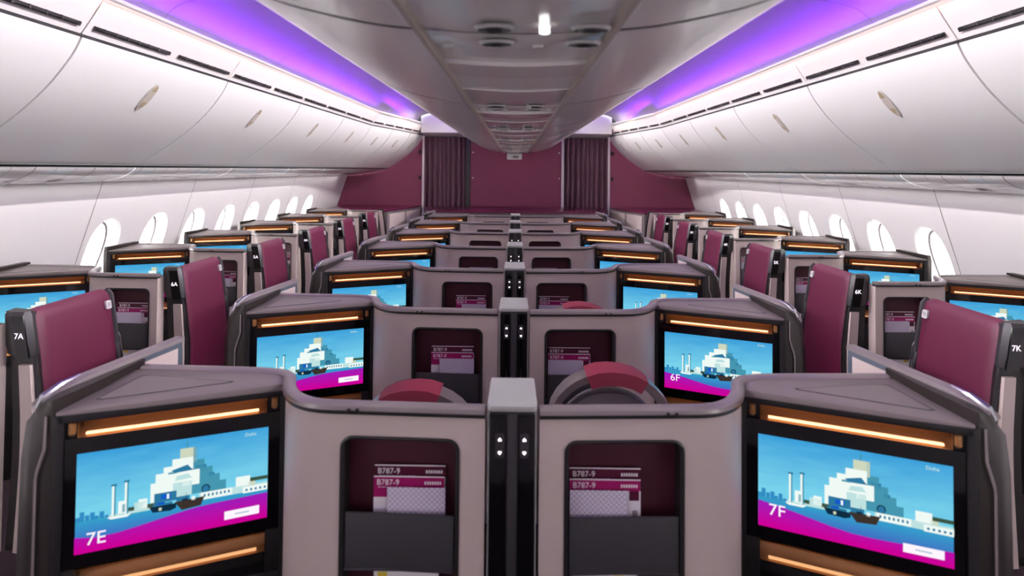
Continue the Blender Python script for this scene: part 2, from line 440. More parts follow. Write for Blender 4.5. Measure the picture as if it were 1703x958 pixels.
        def zd(y): return -.612+.028*min(1,max(0,(y-1.30)/.12)) if y < 1.42 else -.584
        mb = MB(); ys = [1.325,1.35,1.39,1.43,1.50,1.60,1.70,1.750,1.763]
        prof = lambda y: [(dx_(y)-.016, zd(y)-.016), (dx_(y)-.014, zd(y)-.004), (dx_(y)-.006, zd(y)), (dx_(y)+.012, zd(y)), (dx_(y)+.020, zd(y)-.008), (dx_(y)+.022, zd(y)-.016)]
        mb.loft([[(x,y,z) for x,z in prof(y)] for y in ys]); 
        dr = mb.build('door_rail', 'rim_taupe', bevel=0, **kw)
        mb = MB()
        for y0, y1, zt0, zb0, m_ in ((1.40,1.760,-.600,-1.54,'frame_blue_grey'),):
            mb.add([(dx_(y)+e, y, z) for y in (y0,y1) for e in (-.013,.017) for z in (zb0, zt0)], [(0,1,3,2),(4,6,7,5),(0,4,5,1),(2,3,7,6),(0,2,6,4),(1,5,7,3)])
        mb.build('door_frame', 'frame_blue_grey', bevel=.002, **kw)
        mb = MB()
        for e0, e1 in ((-.0155,-.013),(.017,.0195)):
            mb.add([(dx_(y)+e, y, z) for y, zt1 in ((1.42,-.617),(1.738,-.617)) for e in (e0,e1) for z in (-1.5, zt1)], [(0,1,3,2),(4,6,7,5),(0,4,5,1),(2,3,7,6),(0,2,6,4),(1,5,7,3)])
        mb.build('door_inset', 'shell_beige', **kw)
        mb = MB(); mb.tube([(dx_(1.33)+.006,1.322,-.628),(dx_(1.36)+.006,1.335,-.603),(dx_(1.4)+.006,1.375,-.589),(dx_(1.44)+.006,1.43,-.583)], [.006,.010,.010,.004], n=8); mb.build('door_handle', 'chrome', **kw)
    else:
        mb = MB(); rings = []
        for z, o_ in ((-.604,-.008),(-.64,.0),(-1.0,.0),(-1.55,0)):
            rings.append([(1.172,1.307,z),(1.20+o_,1.308,z),(1.20+o_,1.60,z),(1.15,1.60,z),(1.155,1.45,z)])
        mb.loft(rings); mb.build('console_cheek', 'dark_bronze', **kw)

def lean(z):
    pts = [(-.58,0),(-.8,-.035),(-1.0,-.060),(-1.15,-.066),(-1.4,-.045),(-1.82,0)]
    if z >= pts[0][0]: return 0
    for (a,u),(b,v) in zip(pts[:-1], pts[1:]):
        if b <= z <= a: return u+(v-u)*(z-a)/(b-a)
    return 0

def privacy(P, sx, k, org, code):
    "aisle post and burgundy wing of the window suites, coordinates for the right side"
    y0 = 2.037+PITCH*k
    kw = dict(parent=P, org=org, sx=sx)
    zs = [-.60,-.7,-.8,-.9,-1.0,-1.1,-1.2,-1.35,-1.54]
    mb = MB()
    mb.loft([[(2.040+lean(z)*.5,y0+.02,z),(2.040+lean(z)*.5,y0+.05,z),(1.97+lean(z),y0+.07,z),(1.945+lean(z),y0+.02,z)] for z in zs]); mb.build('post', 'charcoal', **kw)
    mb = MB(); mb.loft([[(1.996+lean(z)*.5,y0+.006,z),(1.998+lean(z)*.5,y0+.03,z),(1.952+lean(z)*.6,y0+.03,z),(1.950+lean(z)*.6,y0+.002,z)] for z in zs[2:]]); mb.build('post_strip', 'shell_beige', **kw)
    # cap with the lit seat number
    mb = MB()
    rr = []
    for z, g in ((-.585,-.006),(-.60,.004),(-.72,.004),(-.76,-.008)):
        L = lean(z)
        rr.append([(2.050+g+L*.3,y0+.055,z),(2.042+g+L*.3,y0+.012,z),(1.998+L,y0-.012-g,z),(1.952+L,y0-.008-g,z),(1.940-g*.5+L,y0+.012,z),(1.945+L,y0+.03,z)])
    mb.loft(rr); cp = mb.build('post_cap', 'dark_grey', ang=25, **kw)
    mb = MB(); rr = []
    for z in (-.60,-.66,-.72,-.765):
        L = lean(z); rr.append([(1.996+L,y0-.0185,z),(1.950+L,y0-.0145,z),(1.950+L,y0-.006,z),(1.996+L,y0-.008,z)])
    mb.loft(rr); b = mb.build('number_plate', 'black_gloss', **kw); b.parent = cp
    xm = 1.973+lean(-.68)
    t = text_obj(code, .032, 'number_light', (sx*xm, y0-.0185, -.678), (1,.0*sx,0), parent=cp, org=org, name='seat_number')
    # burgundy wing: rounded sheet, leaning like the post
    y1 = y0+.030; y2 = y0+.436
    mb = MB(); rings = []
    ysamp = [y1, y1+.01, y1+.06, y1+.15, y1+.25, y2-.05, y2-.015, y2]
    for i, y in enumerate(ysamp):
        t = (y-y1)/(y2-y1); inn = .010 if i in (0, len(ysamp)-1) else 0
        ztop = -.588+.002*math.sin(math.pi*t)-(.016 if i == len(ysamp)-1 else (.004 if i == len(ysamp)-2 else 0))
        X = lambda z: 1.958+lean(z)-.006*math.sin(math.pi*t)
        outer_pts = [(X(z)+inn, y, z) for z in (-1.54,-1.35,-1.15,-1.0,-.85,-.70,-.635)]
        outer_pts += [(X(-.62)+.004+inn,y,-.612+inn*.2+ztop+.588), (X(-.6)+.014,y,-.598+ztop+.588), (X(-.6)+.030,y,ztop-.001), (X(-.6)+.046,y,-.600+ztop+.588)]
        inner_pts = [(X(z)+.052-inn, y, z) for z in (-.64,-.85,-1.0,-1.15,-1.35,-1.54)]
        rings.append(outer_pts+inner_pts)
    mb.loft(rings); mb.build('privacy_wing', 'burgundy_leather', ang=60, **kw)
    # grey piping along near and far edges
    for y, m_ in ((y1-.003,'dark_grey'),(y2+.002,'dark_grey')):
        mb = MB(); pts = [(1.962+lean(z), y, z) for z in (-1.54,-1.35,-1.15,-1.0,-.85,-.7,-.62)]+[(1.975,y,-.600)]
        mb.tube(pts, .011, n=6); mb.build('wing_edge', m_, **kw)
    mb = MB(); zz = -.661
    L = lean(zz); q = rrect(y2-.052, y2-.022, zz-.019, zz+.019, .006, 3)
    mb.loft([[(1.950+lean(z)+.004,y,z) for y,z in q],[(1.945+lean(z),y,z) for y,z in q]]); bd = mb.build('badge', 'silver', **kw)
    mb = MB()
    for j in range(3): mb.box(1.9435+L, 1.9448+L, y2-.046, y2-.028, zz-.010+j*.008, zz-.0075+j*.008)
    b = mb.build('badge_mark', 'seam_grey', **kw); b.parent = bd
    mb = MB(); mb.tube([(1.96+lean(-.80),y2+.010,-.80),(1.952+lean(-.83),y2+.014,-.83),(1.952+lean(-.95),y2+.014,-.95),(1.96+lean(-.99),y2+.010,-.99)], .004, n=6); mb.build('wing_handle', 'chrome', **kw)

SIDE = {-1: 'left', 1: 'right'}
GRP_C = 'centre suite shells with lit screens'; GRP_O = 'window suite shells along the side walls'
for k in range(7):
    for sx in (-1, 1):
        code = '%d%s' % (7-k, 'E' if sx < 0 else 'F')
        org = (sx*.65, 1.45+PITCH*k, 0)
        pos = ordrow(k)
        P = thing('centre_suite_shell', org, 'beige suite shell with screen, %s of centre column, %s' % (SIDE[sx], pos), 'airline suite', GRP_C)
        console_parts(P, sx, 0, PITCH*k, org, k, False, .07, .47, code)
        ocode = '%d%s' % (7-k, 'A' if sx < 0 else 'K')
        org = (sx*2.5, 2.15+PITCH*k, 0)
        wing = 'with burgundy aisle wing' if k < 6 else 'without any burgundy wing'
        P = thing('window_suite_shell', org, 'window suite shell %s by %s wall, %s' % (wing, SIDE[sx], pos), 'airline suite', GRP_O)
        console_parts(P, sx, 1.872, .658+PITCH*k, org, k, True, .165, .50, ocode)
        if k < 6: privacy(P, sx, k, org, ocode)
        else:
            mb = MB(); y0 = 2.037+PITCH*k
            mb.loft([[(2.052+lean(z)*.9,y0+.02,z),(2.060+lean(z)*.9,y0+.05,z),(1.975+lean(z),y0+.07,z),(1.965+lean(z),y0+.02,z)] for z in (-.60,-.8,-1.0,-1.2,-1.54)]); mb.build('post', 'charcoal', parent=P, org=org, sx=sx)
            mb = MB(); mb.loft([[(2.042+lean(z),y0+.006,z),(2.044+lean(z),y0+.03,z),(1.990+lean(z),y0+.03,z),(1.988+lean(z),y0+.002,z)] for z in (-.62,-.8,-1.0,-1.2,-1.54)]); mb.build('post_strip', 'shell_beige', parent=P, org=org, sx=sx)

# ------------------------------------------------------------------ centre columns
for k in range(7):
    dy = PITCH*k; org = (0, 1.40+dy, 0); w = .0635
    P = thing('centre_column', org, 'dark control column with pale grey cap and lit switches, %s' % ordrow(k), 'column', 'control columns between the centre suites')
    T = lambda x, y, z, dy=dy: (x, y+dy, z)
    kw = dict(parent=P, org=org, T=T)
    mb = MB(); mb.prism([(-w,1.345),(-w+.01,1.325),(w-.01,1.325),(w,1.345),(w,1.475),(-w,1.475)], -1.81, -.606); mb.build('column_body', 'charcoal', bevel=.003, **kw)
    mb = MB(); mb.prism([(-w-.001,1.335),(-w+.008,1.318),(w-.008,1.318),(w+.001,1.335),(w-.002,1.478),(-w+.002,1.478)], lambda x,y: -.620, lambda x,y: -.604+.055*(y-1.32)); mb.build('column_cap', 'cap_grey', bevel=.004, **kw)
    for s in (-1,1):
        mb = MB(); mb.box(s*.037-.0215, s*.037+.0215, 1.3225, 1.33, -1.8, -.630); mb.build('column_face', 'black_gloss', bevel=.001, **kw)
        mb = MB(); mb.tube([(s*.0600,1.330,-.615),(s*.0605,1.330,-1.0),(s*.0605,1.330,-1.79)], .0025, n=6); mb.build('column_trim', 'cap_grey', **kw)
        mb = MB(); q = rrect(s*.0315-.0115, s*.0315+.0115, -.738, -.675, .008, 3)
        mb.loft([[(x,1.3225,z) for x,z in q],[(x,1.3205,z) for x,z in q]]); sw = mb.build('switch', 'dark_grey', **kw)
        for zc, d in ((-.690,1),(-.724,-1)):
            mb = MB(); mb.prism([(s*.0315-.0045,1.3198),(s*.0315+.0045,1.3198),(s*.0315+.0045,1.3206),(s*.0315-.0045,1.3206)], zc-.0022*d-.002, zc-.0022*d+.002)
            mb.add([(s*.0315-.0045,1.3197,zc),(s*.0315+.0045,1.3197,zc),(s*.0315,1.3197,zc+.005*d)], [(0,1,2)])
            o = mb.build('switch_icon', 'icon_light', smooth=False, **kw); o.parent = sw
    mb = MB(); mb.box(-.012,.012,1.3215,1.33,-1.8,-.625); mb.build('column_spine', 'dark_grey', bevel=.002, **kw)
    mb = MB(); mb.box(-.03,.03,1.475,2.235,-1.81,-1.02); mb.build('divider', 'shell_beige', bevel=.008, **kw)

# ------------------------------------------------------------------ centre seats (headrest hoops show above the shells)
def make_seat(sx, k):
    dy = PITCH*k; cx = .365; org = (sx*cx, 1.90+dy, 0); low = -.075 if sx < 0 else 0
    P = thing('suite_seat', org, 'seat with burgundy headrest wrap behind %s centre shell, %s' % (SIDE[sx], ordrow(k)), 'seat', 'centre suite seats')
    kw = dict(parent=P, org=org, sx=sx)
    y = 1.95+dy
    hoop = []
    for i in range(17):
        t = math.pi*i/16; hoop.append((cx-.225*math.cos(t), y, -.99+low+.225*math.sin(t)**.8))
    mb = MB(); mb.sweep([(p[0],p[1],p[2]) for p in hoop], [(0,0),(0,0),(0,0)]) if False else None
    rings = []
    for i, p in enumerate(hoop):
        t = math.pi*i/16; nx, nz = -math.cos(t), math.sin(t)
        rings.append([(p[0]+nx*a, p[1]+b, p[2]+nz*a) for a, b in ((.012,-.03),(.016,0),(.012,.05),(-.012,.05),(-.022,0),(-.014,-.03))])
    mb.loft(rings); mb.build('headrest_shell', 'rim_taupe', ang=60, **kw)
    rings = []
    for i in range(6, 12):
        p = hoop[i]; t = math.pi*i/16; nx, nz = -math.cos(t), math.sin(t); e = 0 if 6 < i < 11 else -.003
        rings.append([(p[0]+nx*(a+e), p[1]+b, p[2]+nz*(a+e)) for a, b in ((.020,-.045),(.026,0),(.020,.065),(-.03,.065),(-.036,0),(-.028,-.05))])
    mb = MB(); mb.loft(rings); mb.build('headrest_wrap', 'pad_red', ang=60, **kw)
    mb = MB(); q = rrect(cx-.20, cx+.20, -1.45, -.84+low, .19, 8)
    mb.loft([[(x,y+.0,z) for x,z in q],[(x,y+.06,z) for x,z in q],[(cx+(x-cx)*.9,y+.075,-1.15+(z+1.15)*.95) for x,z in q]]); mb.build('backrest', 'seat_grey', **kw)
    mb = MB(); mb.box(cx-.23, cx+.23, y-.30, y+.06, -1.48, -1.36); mb.build('seat_cushion', 'seat_grey', bevel=.03, seg=3, **kw)
    mb = MB(); mb.box(cx-.20, cx+.20, y-.26, y+.04, -1.82, -1.475); mb.build('seat_base', 'charcoal', bevel=.01, **kw)
for k in range(6):
    for sx in (-1, 1): make_seat(sx, k)

# ------------------------------------------------------------------ cards in the pockets
def card(name, x0, x1, y, z0, z1, kind, org, label, cat, group):
    mb = MB(); t = .0012
    if kind == 'leaflet':
        mb.box(x0,x1,y,y+t,z0,z1); o = mb.build(name, 'leaflet_lozenge', org=org)
    else:
        hd = .030; mm = 'card_magenta' if kind == 'front' else 'card_maroon'
        mb.box(x0,x1,y,y+t,z0,z1-hd,'card_white'); mb.box(x0,x1,y,y+t,z1-hd,z1-.003,mm); mb.box(x0,x1,y,y+t,z1-.003,z1,'card_white')
        if kind == 'front':
            mb.box(x0,x0+.040,y-.0002,y,z1-.055,z1-hd,'card_magenta'); mb.box(x0+.01,x0+.075,y-.0002,y,z1-.1,z1-.098,'card_grey')
            mb.box(x1-.03,x1-.004,y-.0002,y,z1-.055,z1-hd,'card_maroon'); mb.box(x1-.022,x1-.008,y-.0002,y,z1-.105,z1-.08,'card_grey')
        o = mb.build(name, 'card_white', org=org)
        text_obj('B787-9', .021, 'text_white', (x0+.038, y-.0008, z1-.0165), (1,0,0), parent=o, org=org)
        mb = MB()
        for j in range(7): mb.box(x1-.052+j*.0066, x1-.048+j*.0066, y-.0007, y-.0002, z1-.021, z1-.013)
        for j in range(9): mb.box(x0+.012+j*.011, x0+.020+j*.011, y-.0007, y-.0002, z1-.0295, z1-.028)
        mb.build('small_print', 'text_white', parent=o, org=org)
    o.location = org; tag(o, label, cat, group); return o
def cards(sx, k, outer):
    pos = ordrow(k); s = SIDE[sx]
    if not outer: a = (-.366 if sx < 0 else .153); w = .189; y = 1.333+.04*(abs(a+w/2)-.07)+PITCH*k
    else: a = (-2.29 if sx < 0 else 2.095); w = .189; y = 1.333+.04*(.2)+.658+PITCH*k
    whe = ('%s centre shell pocket, %s' if not outer else '%s window shell pocket, %s') % (s, pos)
    zb = -1.036
    card('safety_card', a, a+w, y+.036, zb, -.790, 'back', (a+w/2, y+.036, CAMZ+zb), 'rear maroon-headed card in '+whe, 'card', 'maroon-headed cards in the pockets')
    card('information_card', a, a+w-.002, y+.028, zb, -.815, 'front', (a+w/2, y+.028, CAMZ+zb), 'magenta-headed white card in '+whe, 'card', 'magenta-headed cards in the pockets')
    if not outer and sx < 0: l0, l1 = a+.038, a+w+.002
    else: l0, l1 = a, a+.148
    card('leaflet', l0, l1, y+.020, zb, -.840, 'leaflet', ((l0+l1)/2, y+.020, CAMZ+zb), 'lozenge-patterned white leaflet in '+whe, 'leaflet', 'patterned leaflets in the pockets')
for k in range(5):
    for sx in (-1, 1):
        if k < 4: cards(sx, k, False)
        if k > 0: cards(sx, k, True)
# white booklets in the lower slot of the pocket
for k in range(3):
    for sx in (-1, 1):
        for outer in (False, True):
            if outer and k == 0: continue
            if not outer and k > 0: continue
            a = (-.36 if sx < 0 else .16) if not outer else (-2.25 if sx < 0 else 2.10)
            y = 1.36+(.658 if outer else 0)+PITCH*k
            mb = MB(); mb.box(a, a+.17, y, y+.004, -1.120, -1.056, 'card_white'); mb.box(a+.01 if sx<0 else a+.11, a+.035 if sx<0 else a+.135, y-.0005, y, -1.070, -1.058, 'card_yellow')
            o = mb.build('booklet', 'card_white', org=(a+.085,y,CAMZ-1.12)); o.location = (a+.085,y,CAMZ-1.12)
            tag(o, 'white booklet with yellow mark below pocket flap, %s %s shell, %s' % (SIDE[sx], 'window' if outer else 'centre', ordrow(k)), 'booklet', 'white booklets under the pocket flaps')

# ------------------------------------------------------------------ fuselage lining
KINK, END = 6.99, 9.05
def sh(y): return 0 if y <= KINK else .37*(y-KINK)/(END-KINK)
def ext(mb, prof, ys, m=None, thick=None, shift=True, closed=False, wshift=None):
    rings = []
    for y in ys:
        rings.append([(x-(sh(y) if (wshift is None or wshift[i]) and shift else 0), y, z) for i, (x, z) in enumerate(prof)])
    mb.loft(rings, m, caps=closed, closed=closed)
def cat_rom(pts, n=4):
    out = []
    P = [pts[0]]+pts+[pts[-1]]
    for i in range(1, len(P)-2):
        p0, p1, p2, p3 = [Vector(q) for q in P[i-1:i+3]]
        for k in range(n):
            t = k/n; out.append(tuple(.5*((2*p1)+(-p0+p2)*t+(2*p0-5*p1+4*p2-p3)*t*t+(-p0+3*p1-3*p2+p3)*t**3)))
    out.append(pts[-1]); return out
BINP = cat_rom([(1.990,.588),(2.035,.500),(2.15,.352),(2.32,.198),(2.565,.029),(2.612,.008)])
binY = [-1.26,-.07,1.12,2.31,3.50,4.69,5.88,6.99,7.70,8.40,8.985]
def ys_(a, b, n=4): return [a+(b-a)*i/n for i in range(n+1)]
for sx in (-1, 1):
    s = SIDE[sx]
    for i, (a, b) in enumerate(zip(binY[:-1], binY[1:])):
        vis = i-2
        nm = 'overhead bin door behind the camera position, %s side, %s' % (s, ['rearmost','next to rearmost'][i] if i < 2 else '') if vis < 0 else \
             '%s white curved overhead bin door on the %s side, counted from the camera' % (ORD[vis], s)
        mid = (a+b)/2; org = (sx*(2.2-sh(mid)), mid, CAMZ)
        P = thing('overhead_bin', org, nm, 'overhead bin', 'side overhead bins')
        mb = MB(); g = .006
        rings = []
        inner = [(x+.02, z+.012) for x, z in BINP][::-1]
        for y in ys_(a+g, b-g): rings.append([(x-sh(y), y, z) for x, z in list(BINP)+inner])
        mb.loft(rings); mb.build('bin_door', 'bin_white', parent=P, org=org, sx=sx, ang=50)
        mb = MB(); rings = []
        for y in (a-g, a+g): rings.append([(x+.012-sh(y), y, z+.006) for x, z in BINP])
        mb.loft(rings, caps=False, closed=False); mb.build('door_seam', 'seam_grey', parent=P, org=org, sx=sx)
        # latch
        Lp = [(2.073,.448),(2.112,.398),(2.155,.350)]
        def pt(u, y):
            q = BINP; best = None
            # point on the profile at parameter u (height)
            for (x0,z0),(x1,z1) in zip(q[:-1], q[1:]):
                if z1 <= u <= z0: t = (z0-u)/(z0-z1); return (x0+(x1-x0)*t-sh(y), y, u)
        sc = 1 if i < 7 else .8
        mb = MB(); n = 16; r1 = []; r2 = []; r3 = []
        for j in range(n):
            t = 2*math.pi*j/n; cy = mid+.030*math.cos(t)*sc; u = .395+.075*math.sin(t)*sc
            p = pt(u, cy); r1.append((p[0]-.003,p[1],p[2]-.003)); cy2 = mid+.024*math.cos(t)*sc; u2 = .395+.066*math.sin(t)*sc; p2 = pt(u2, cy2); r2.append((p2[0]-.0055,p2[1],p2[2]-.004))
        mb.loft([r1, r2], caps=False); mb.add(r2, [list(range(n))], None); lt = mb.build('latch', 'latch_edge', parent=P, org=org, sx=sx)
        mb = MB()
        for u0, u1 in ((.345,.372),(.432,.462)):
            vs = []
            for u, w in ((u0,.010 if u0 < .4 else .020),(u1,.020 if u0 < .4 else .008)):
                for e in (-1,1): p = pt(u, mid+e*w*sc); vs.append((p[0]-.008,p[1],p[2]-.006))
            mb.add(vs, [(0,1,3,2)])
        o = mb.build('latch_recess', 'latch_cream', parent=P, org=org, sx=sx); o.parent = lt
        # vent panel above the bins
        P2 = thing('vent_panel', org, ('%s vent panel with dark air grilles above %s bins, counted from camera' % (ORD[max(vis,0)], s)) if vis >= 0 else 'vent panel above the %s bins behind the camera, %s' % (s, ['rearmost','next to rearmost'][i]), 'panel', 'vent panels above the bins')
        mb = MB(); VP = cat_rom([(1.993,.603),(1.965,.645),(1.930,.700),(1.898,.752)], 3)
        ext(mb, VP, ys_(a+.003, b-.003)); ext(mb, [(x+.01,z+.004) for x,z in VP], ys_(a+.003,b-.003)); mb.build('panel_skin', 'panel_white', parent=P2, org=org, sx=sx)
        ng = 2
        for j in range(ng):
            L = (b-a)/2; y0 = a+.035+j*L; y1 = y0+L-.075
            mb = MB(); rings = []
            for y in ys_(y0, y1, 2): rings.append([(1.9595-sh(y),y,.650),(1.9540-sh(y),y,.645),(1.9620-sh(y),y,.628),(1.9680-sh(y),y,.630)])
            mb.loft(rings); gr = mb.build('air_grille', 'charcoal', parent=P2, org=org, sx=sx)
            mb = MB()
            for e in range(6):
                y = y0+.05+e*(y1-y0-.08)/6; mb.box(1.951-sh(y),1.957-sh(y),y,y+.006,.630,.648)
            mb.tube([(1.953-sh(y0),y0+.01,.6375),(1.953-sh(y1),y1-.03,.6375)], .0022, n=5)
            o = mb.build('grille_bars', 'dark_grey', parent=P2, org=org, sx=sx); o.parent = gr
        # service panel under the bins
        P3 = thing('service_panel', org, ('%s glossy service panel under the %s bins, counted from the camera' % (ORD[max(vis,0)], s)) if vis >= 0 else 'service panel under the %s bins behind the camera, %s' % (s, ['rearmost','next to rearmost'][i]), 'panel', 'service panels under the side bins')
        mb = MB(); UP = cat_rom([(2.618,-.009),(2.640,-.036),(2.72,-.078),(2.86,-.108),(2.975,-.116)], 4)
        n1 = len(UP)
        rings = []
        for y in ys_(a+.002, b-.002): rings.append([(x-sh(y)*(1-min(1,(q/(n1-1)))), y, z) for q, (x, z) in enumerate(UP)])
        mb.loft(rings, caps=False, closed=False); mb.build('panel_skin', 'gloss_white', parent=P3, org=org, sx=sx)
        mb = MB()
        for e in range(9):
            y = a+.06+e*(b-a)/9.0; w = .003 if e % 3 else .007
            rings = [[(x-sh(yy)*(1-min(1,(q/(n1-1)))), yy, z-.0015) for q, (x, z) in enumerate(UP[:-3])] for yy in (y, y+w)]
            mb.loft(rings, caps=False, closed=False)
        mb.build('panel_groove', 'seam_grey', parent=P3, org=org, sx=sx)
        mb = MB(); yy = mid+.12
        mb.add([(2.75-sh(yy)*.8,yy,-.0895),(2.82-sh(yy)*.7,yy,-.1035),(2.82-sh(yy)*.7,yy+.07,-.1035),(2.75-sh(yy)*.8,yy+.07,-.0895)], [(0,1,2,3)]); mb.build('sign', 'sign_dark', parent=P3, org=org, sx=sx)
        for e in (0,1):
            mb = MB(); y = mid-.2+e*.09; c = (2.80-sh(y)*.7, -.101); n = 10
            mb.loft([[(c[0]+.018*math.cos(2*math.pi*j/n), y+.018*math.sin(2*math.pi*j/n), c[1]-.002-.004*math.cos(2*math.pi*j/n)*.9) for j in range(n)], [(c[0]+.012*math.cos(2*math.pi*j/n), y+.012*math.sin(2*math.pi*j/n), c[1]-.007-.003*math.cos(2*math.pi*j/n)) for j in range(n)]])
            mb.build('nozzle', 'silver', parent=P3, org=org, sx=sx)
    full = ys_(-1.3, KINK, 8)+[7.7,8.4,END]
    # dark gaps / rails
    mb = MB(); rings = []
    for y in full: rings.append([(2.003-sh(y),y,.606),(1.990-sh(y),y,.604),(1.994-sh(y),y,.586),(2.010-sh(y),y,.588)])
    mb.loft(rings); struct(mb.build('trim_%d' % (1 if sx < 0 else 2), 'black_matt', sx=sx))
    mb = MB(); rings = []
    for y in full: rings.append([(2.64-sh(y),y,.009),(2.606-sh(y),y,.004),(2.612-sh(y),y,-.008),(2.64-sh(y),y,-.009)])
    mb.loft(rings)
    struct(mb.build('trim_%d' % (3 if sx < 0 else 4), 'black_matt', sx=sx))
    # light lip
    mb = MB(); rings = []
    for y in full[:-1]+[8.62]: rings.append([(1.905-sh(y),y,.752),(1.872-sh(y),y,.772),(1.868-sh(y),y,.782),(1.876-sh(y),y,.790),(1.90-sh(y),y,.778),(1.96-sh(y),y,.76)])
    mb.loft(rings); struct(mb.build('trim_%d' % (5 if sx < 0 else 6), 'panel_white', sx=sx))
    mb = MB(); rings = []
    for y in full[:-1]+[8.60]: rings.append([(1.900-sh(y),y,.7795),(1.892-sh(y),y,.7835),(1.892-sh(y),y,.787),(1.900-sh(y),y,.783)])
    mb.loft(rings); o = mb.build('cove_light', 'led_violet', sx=sx)
    tag(o, 'thin violet light strip running along the lip above the %s bins' % s, 'light')
    # side wall: flat leaning sheet with window openings
    wx = lambda z: 2.972+.315*(-.11-z)
    zc, hh, hw = -.66, .25, .140
    ybs = [-1.3,-.66,.42,1.50,2.58,3.66,4.74,5.82,6.90,7.98,END]
    mb = MB(); wn = 0
    def loop(cy, sc_w, sc_h, dep, n=28):
        out = []
        for j in range(n):
            t = 2*math.pi*j/n; c, s_ = math.cos(t), math.sin(t)
            yy = cy+hw*sc_w*math.copysign(abs(c)**.8, c); z = zc+hh*sc_h*math.copysign(abs(s_)**.8, s_)
            out.append((yy, z))
        return out
    for a, b in zip(ybs[:-1], ybs[1:]):
        wins = [a+.205, a+.745] if (3.6 < a < 7.9) else []
        if a > 7.9: wins = []
        holes = [loop(c, 1.08, 1.05, 0) for c in wins]
        vv, ff = fill_with_holes([(a,-1.1),(b,-1.1),(b,-.108),(a,-.108)], holes)
        mb.add([(wx(z), y, z) for y, z in vv], ff)
        mb.add([(wx(-1.1),a,-1.1),(wx(-1.1),b,-1.1),(wx(-1.1)-.02,b,-CAMZ),(wx(-1.1)-.02,a,-CAMZ)], [(0,1,2,3)])
        for c in wins:
            wn += 1
            L0 = loop(c,1.08,1.05,0); L1 = loop(c,1.02,1.01,0); L2 = loop(c,.98,.985,0); L3 = loop(c,.92,.94,0)
            w = MB(); w.loft([[(wx(z)+d,y,z) for y,z in L] for L, d in ((L0,-.001),(L1,.018),(L2,.05),(L3,.09))], caps=False)
            wo = struct(w.build('window_%d' % (wn if sx < 0 else wn+8), 'gloss_white', sx=sx))
            w = MB(); w.loft([[(wx(z)+.078,y,z) for y,z in L2],[(wx(z)+.094,y,z) for y,z in loop(c,.86,.90,0)]], caps=False)
            o = w.build('window_seal', 'seam_grey', sx=sx, parent=wo)
            w = MB(); w.loft([[(wx(z)+.088,y,z) for y,z in L3],[(wx(z)+.092,y,z) for y,z in L3]])
            o = w.build('pane', 'glass', sx=sx, parent=wo) if 'glass' in MATS else w.build('pane', 'gloss_white', sx=sx, parent=wo)
    struct(mb.build('wall_%s' % s, 'wall_white', sx=sx, smooth=False))
    mb = MB()
    for y in ybs[1:-1]:
        mb.add([(wx(-.108)-.0015,y-.0025,-.108),(wx(-.108)-.0015,y+.0025,-.108),(wx(-1.1)-.0015,y+.0025,-1.1),(wx(-1.1)-.0015,y-.0025,-1.1)], [(0,1,2,3)])
    struct(mb.build('trim_%d' % (7 if sx < 0 else 8), 'seam_grey', sx=sx))
    # ceiling
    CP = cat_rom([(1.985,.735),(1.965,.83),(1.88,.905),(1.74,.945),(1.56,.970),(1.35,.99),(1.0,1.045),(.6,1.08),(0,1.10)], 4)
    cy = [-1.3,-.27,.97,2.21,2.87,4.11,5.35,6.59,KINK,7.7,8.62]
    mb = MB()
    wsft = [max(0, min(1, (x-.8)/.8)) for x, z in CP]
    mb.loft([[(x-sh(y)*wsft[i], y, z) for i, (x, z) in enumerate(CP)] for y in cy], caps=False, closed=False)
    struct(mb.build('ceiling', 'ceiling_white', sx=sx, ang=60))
    mb = MB()
    for y in (1.50, 2.82, 4.14, 5.46, 6.78):
        mb.loft([[(x-sh(yy)*wsft[i], yy, z-.0025) for i, (x, z) in enumerate(CP)] for yy in (y-.003,y+.003)], caps=False, closed=False)
    struct(mb.build('trim_%d' % (9 if sx < 0 else 10), 'seam_grey', sx=sx))

